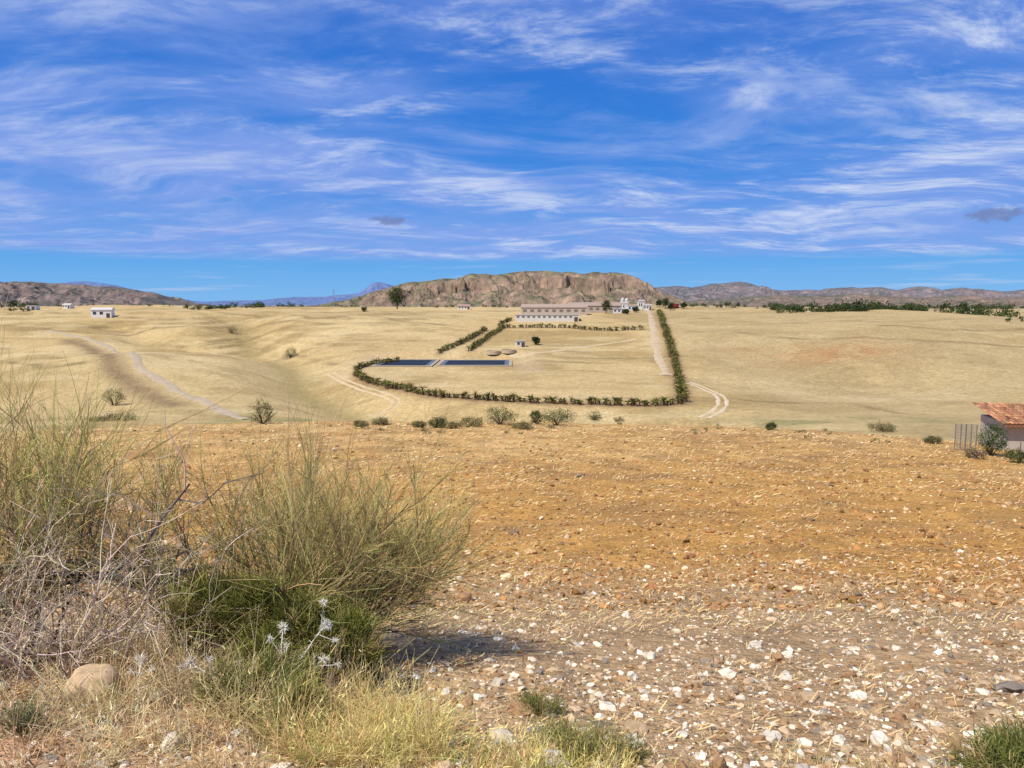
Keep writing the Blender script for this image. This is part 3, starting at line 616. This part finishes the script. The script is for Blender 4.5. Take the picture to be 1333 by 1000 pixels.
def grass(name,tufts,c,rr=.0016,sp=.55,droop=-.25):
    a=Acc()
    for (x0,x1,y0,y1,nt,per,L0,L1) in tufts:
        x=rng.uniform(x0,x1,nt);y=rng.uniform(y0,y1,nt);i=np.repeat(np.arange(nt),per);n=len(i)
        P=np.column_stack([x[i]+rng.normal(size=n)*.03,y[i]+rng.normal(size=n)*.03,np.zeros(n)]);P[:,2]=H(P[:,0],P[:,1])-.01
        lean=rng.normal(size=(nt,2))[i]*.3
        D=np.column_stack([lean+rng.normal(size=(n,2))*sp,np.ones(n)]);cc=cvar(c,nt,.18,.08)[i]*(1+rng.normal(size=(n,1))*.18)
        Lt=rng.uniform(L0,L1,nt)[i]*rng.uniform(.5,1.2,n)
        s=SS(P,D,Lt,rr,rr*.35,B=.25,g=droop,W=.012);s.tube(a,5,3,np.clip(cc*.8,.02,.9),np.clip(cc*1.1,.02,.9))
        pick=np.where(rng.random(n)<.25)[0]
        if len(pick):
            q=SS(s.at(pick,np.full(len(pick),.85)),s.D[pick]+rng.normal(size=(len(pick),3))*.3,.03,.003,.001,B=.2);q.tube(a,2,3,np.clip(cc[pick]*1.15,.02,.9))
    return a.build(name,M_straw)
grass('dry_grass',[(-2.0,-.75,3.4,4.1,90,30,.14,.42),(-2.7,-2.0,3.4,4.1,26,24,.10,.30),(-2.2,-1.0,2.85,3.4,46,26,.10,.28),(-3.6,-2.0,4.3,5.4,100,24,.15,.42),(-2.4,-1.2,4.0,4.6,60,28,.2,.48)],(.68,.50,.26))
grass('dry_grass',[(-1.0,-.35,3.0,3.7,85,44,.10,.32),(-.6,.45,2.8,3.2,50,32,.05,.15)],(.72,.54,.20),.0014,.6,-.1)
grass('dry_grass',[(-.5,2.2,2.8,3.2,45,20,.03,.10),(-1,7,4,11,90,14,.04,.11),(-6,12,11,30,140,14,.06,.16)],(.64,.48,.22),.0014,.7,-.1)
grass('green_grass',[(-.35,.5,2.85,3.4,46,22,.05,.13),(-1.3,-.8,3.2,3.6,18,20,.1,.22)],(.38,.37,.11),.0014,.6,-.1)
def thistle(heads,base):
    a=Acc()
    for (hxp,hyp,hzp) in heads:
        b=np.array(base)+rng.normal(size=3)*[.08,.05,0];b[2]=gz(b[0],b[1]);h=np.array([hxp,hyp,hzp]);d=h-b;L=np.linalg.norm(d)
        s=SS(b[None],d[None],L,.0045,.003,B=.0,W=.012);s.tube(a,9,5,(.66,.61,.52))
        tip=s.at(np.array([0]),np.array([1.0]))[0]
        s2=s.kids(7,.3,.95,.6,.55,.1,.22,.6,B=.2);s2.tube(a,3,3,(.68,.63,.55))
        sp=s.kids(46,.2,1,.2,.7,.1,.06,.3,B=.1);sp.R0[:]=.0015;sp.R1[:]=.0003;sp.tube(a,1,3,(.74,.69,.6))
        ends=[tip]+[s2.at(np.array([k_]),np.array([1.0]))[0] for k_ in range(0,7,3)]
        for q,eend in enumerate(ends):
            m=80 if q==0 else 46;sz=.036 if q==0 else .024
            sd=rng.normal(size=(m,3));sd[:,2]+=.2
            SS(np.tile(eend,(m,1)),sd,sz*rng.uniform(.5,1.3,m),.0026,.0004,B=.1).tube(a,1,3,cvar((.82,.76,.64),m,.1))
    a.build('dry_thistle',M_straw)
def P3(u,v,y):
    t=math.tan(PITCH+math.atan((v-500)/1000));return ((u-666.5)/1000*y,y,-t*y)
thistle([P3(357,818,3.9),P3(416,815,3.9),P3(408,860,3.85),P3(372,898,3.8),P3(294,880,3.85),P3(226,862,3.9)],(-1.25,3.75,0))
thistle([P3(160,858,3.9),P3(188,905,3.8)],(-1.85,3.75,0))
# ------------------------------------------------------------------ world
sun_el=R(56);sd=Vector((-.72,-.62,0)).normalized();to=Vector((sd.x*math.cos(sun_el),sd.y*math.cos(sun_el),math.sin(sun_el)))
sl=bpy.data.lights.new('sun','SUN');sl.energy=4.9;sl.angle=R(.5);sl.color=(1,.93,.81)
so=link(bpy.data.objects.new('sun',sl));so.rotation_euler=to.to_track_quat('Z','Y').to_euler();so.location=(0,0,50)
w=bpy.data.worlds.new('World');scene.world=w;w.use_nodes=True;nt=w.node_tree;nt.nodes.clear()
L=nt.links.new
sky=nn(nt,'ShaderNodeTexSky',sky_type='NISHITA');sky.sun_disc=False;sky.sun_elevation=sun_el;sky.sun_rotation=math.atan2(to.x,to.y);sky.air_density=1.0;sky.dust_density=.2;sky.ozone_density=4
STR=.11
tc=nn(nt,'ShaderNodeTexCoord');sx=nn(nt,'ShaderNodeSeparateXYZ');L(tc.outputs['Generated'],sx.inputs[0])
def mth(op,a,b=None,c=None,cl=False):
    n=nn(nt,'ShaderNodeMath',operation=op);n.use_clamp=cl
    for k_,v in enumerate((a,b,c)):
        if v is None: continue
        if isinstance(v,(int,float)): n.inputs[k_].default_value=v
        else: L(v,n.inputs[k_])
    return n.outputs[0]
def ss(a,b,x,o0=0,o1=1):
    n=nn(nt,'ShaderNodeMapRange',interpolation_type='SMOOTHSTEP');n.inputs[1].default_value=a;n.inputs[2].default_value=b;n.inputs[3].default_value=o0;n.inputs[4].default_value=o1;L(x,n.inputs[0]);return n.outputs[0]
def mix(fac,a,b):
    n=nn(nt,'ShaderNodeMix',data_type='RGBA')
    if isinstance(fac,float): n.inputs[0].default_value=fac
    else: L(fac,n.inputs[0])
    for k_,v in ((6,a),(7,b)):
        if isinstance(v,tuple): n.inputs[k_].default_value=(*[q/STR for q in v],1)
        else: L(v,n.inputs[k_])
    return n.outputs[2]
zc=mth('MAXIMUM',sx.outputs['Z'],0.0);den=mth('ADD',zc,.13)
cr_=nn(nt,'ShaderNodeValToRGB');el=cr_.color_ramp.elements
el[0].position=0;el[0].color=(.17,.47,.88,1);el[1].position=1;el[1].color=(.010,.085,.42,1)
for p_,c_ in ((.05,(.085,.37,.85)),(.14,(.030,.24,.77)),(.35,(.008,.14,.63))):
    e_=el.new(p_);e_.color=(*c_,1)
L(zc,cr_.inputs[0])
gs=nn(nt,'ShaderNodeVectorMath',operation='SCALE');gs.inputs['Scale'].default_value=1/STR;L(cr_.outputs[0],gs.inputs[0])
skyc=mix(.90,sky.outputs[0],gs.outputs[0])
px_=mth('DIVIDE',sx.outputs['X'],den);py_=mth('DIVIDE',sx.outputs['Y'],den)
cb=nn(nt,'ShaderNodeCombineXYZ');L(px_,cb.inputs[0]);L(py_,cb.inputs[1])
def noise(vec,rot,scl,loc,scale,det,rough,dist):
    mp=nn(nt,'ShaderNodeMapping');mp.inputs['Rotation'].default_value=(0,0,R(rot));mp.inputs['Scale'].default_value=scl;mp.inputs['Location'].default_value=loc
    L(vec,mp.inputs[0]);n=nn(nt,'ShaderNodeTexNoise');n.inputs['Scale'].default_value=scale;n.inputs['Detail'].default_value=det;n.inputs['Roughness'].default_value=rough;n.inputs['Distortion'].default_value=dist
    L(mp.outputs[0],n.inputs['Vector']);return n
wn=noise(cb.outputs[0],0,(1,1,1),(3,7,0),.8,2,.5,0)
wv=nn(nt,'ShaderNodeVectorMath',operation='SCALE');L(wn.outputs['Color'],wv.inputs[0]);wv.inputs['Scale'].default_value=1.0
wa=nn(nt,'ShaderNodeVectorMath',operation='ADD');L(cb.outputs[0],wa.inputs[0]);L(wv.outputs[0],wa.inputs[1]);wvec=wa.outputs[0]
nA=noise(cb.outputs[0],35,(.8,1.1,1),(4.2,1,0),.95,3,.55,.3).outputs['Fac']
nB=noise(wvec,48,(.65,1.4,1),(5,2,0),1.7,6,.62,.1).outputs['Fac']
nC=noise(wvec,-50,(.6,1.5,1),(9,4,0),3.4,7,.70,.15).outputs['Fac']
veil=ss(.36,.60,mth('ADD',mth('MULTIPLY',nA,.5),mth('MULTIPLY',nB,.5)))
leftb=ss(.35,-.55,sx.outputs['X'])
veil=mth('MULTIPLY',veil,mth('MULTIPLY_ADD',leftb,.22,mth('MULTIPLY_ADD',ss(.36,.10,zc),.38,.36)),cl=True)
hn=noise(cb.outputs[0],0,(.35,.35,1),(2,1,0),1.0,3,.5,0).outputs['Fac']
zh=mth('ADD',zc,mth('MULTIPLY',mth('SUBTRACT',hn,.5),.035))
edge=ss(.050,.066,zh)
lowband=mth('MULTIPLY',ss(.19,.08,zc),ss(.34,.58,nB,.5,1))
veil=mth('MAXIMUM',veil,mth('MULTIPLY',lowband,.78))
veil=mth('MULTIPLY',veil,edge)
w1=mth('ADD',mth('MULTIPLY',nC,.6),mth('MULTIPLY',nB,.4))
wis=mth('MULTIPLY',ss(.455,.65,w1),ss(.37,.54,nA,.16,1))
wis=mth('MULTIPLY',mth('MULTIPLY',wis,edge),mth('MULTIPLY_ADD',ss(-.45,.15,sx.outputs['X']),.42,.48))
c=mix(veil,skyc,(.25,.38,.83))
c=mix(wis,c,(.64,.73,.92))
st=mth('MULTIPLY',ss(.56,.72,noise(tc.outputs['Generated'],0,(3,3,60),(0,0,2),1.6,4,.6,.2).outputs['Fac']),ss(.075,.03,zc))
c=mix(mth('MULTIPLY',st,.5),c,(.50,.62,.85))
def puff(c,u,v,wx,wz):
    a=(u-666.5)/1000;b=(500-v)/1000;d=Vector((a,math.cos(PITCH)+b*math.sin(PITCH),-math.sin(PITCH)+b*math.cos(PITCH))).normalized()
    ex=mth('DIVIDE',mth('SUBTRACT',sx.outputs['X'],d.x),wx);ez=mth('DIVIDE',mth('SUBTRACT',sx.outputs['Z'],d.z),wz)
    r2=mth('ADD',mth('MULTIPLY',ex,ex),mth('MULTIPLY',ez,ez))
    pn=noise(tc.outputs['Generated'],0,(1,1,2),(u,0,0),70,3,.6,0).outputs['Fac']
    f=ss(1.3,.2,mth('ADD',r2,mth('MULTIPLY',mth('SUBTRACT',pn,.5),4.0)))
    f=mth('MULTIPLY',f,ss(-.1,.1,sx.outputs['Y']))
    return mix(mth('MULTIPLY',f,.75),c,(.17,.23,.46))
c=puff(c,510,287,.023,.006);c=puff(c,1297,280,.022,.008)
bg=nn(nt,'ShaderNodeBackground');bg.inputs[1].default_value=STR;L(c,bg.inputs[0])
ow=nn(nt,'ShaderNodeOutputWorld');L(bg.outputs[0],ow.inputs[0])
# ------------------------------------------------------------------ camera
cd=bpy.data.cameras.new('camera');cd.lens=27;cd.sensor_width=36;cd.clip_start=.05;cd.clip_end=100000
co=link(bpy.data.objects.new('camera',cd));co.location=(0,0,0);co.rotation_euler=(R(90)-PITCH,0,0);scene.camera=co
scene.view_settings.view_transform='Standard';scene.view_settings.look='None';scene.view_settings.exposure=0
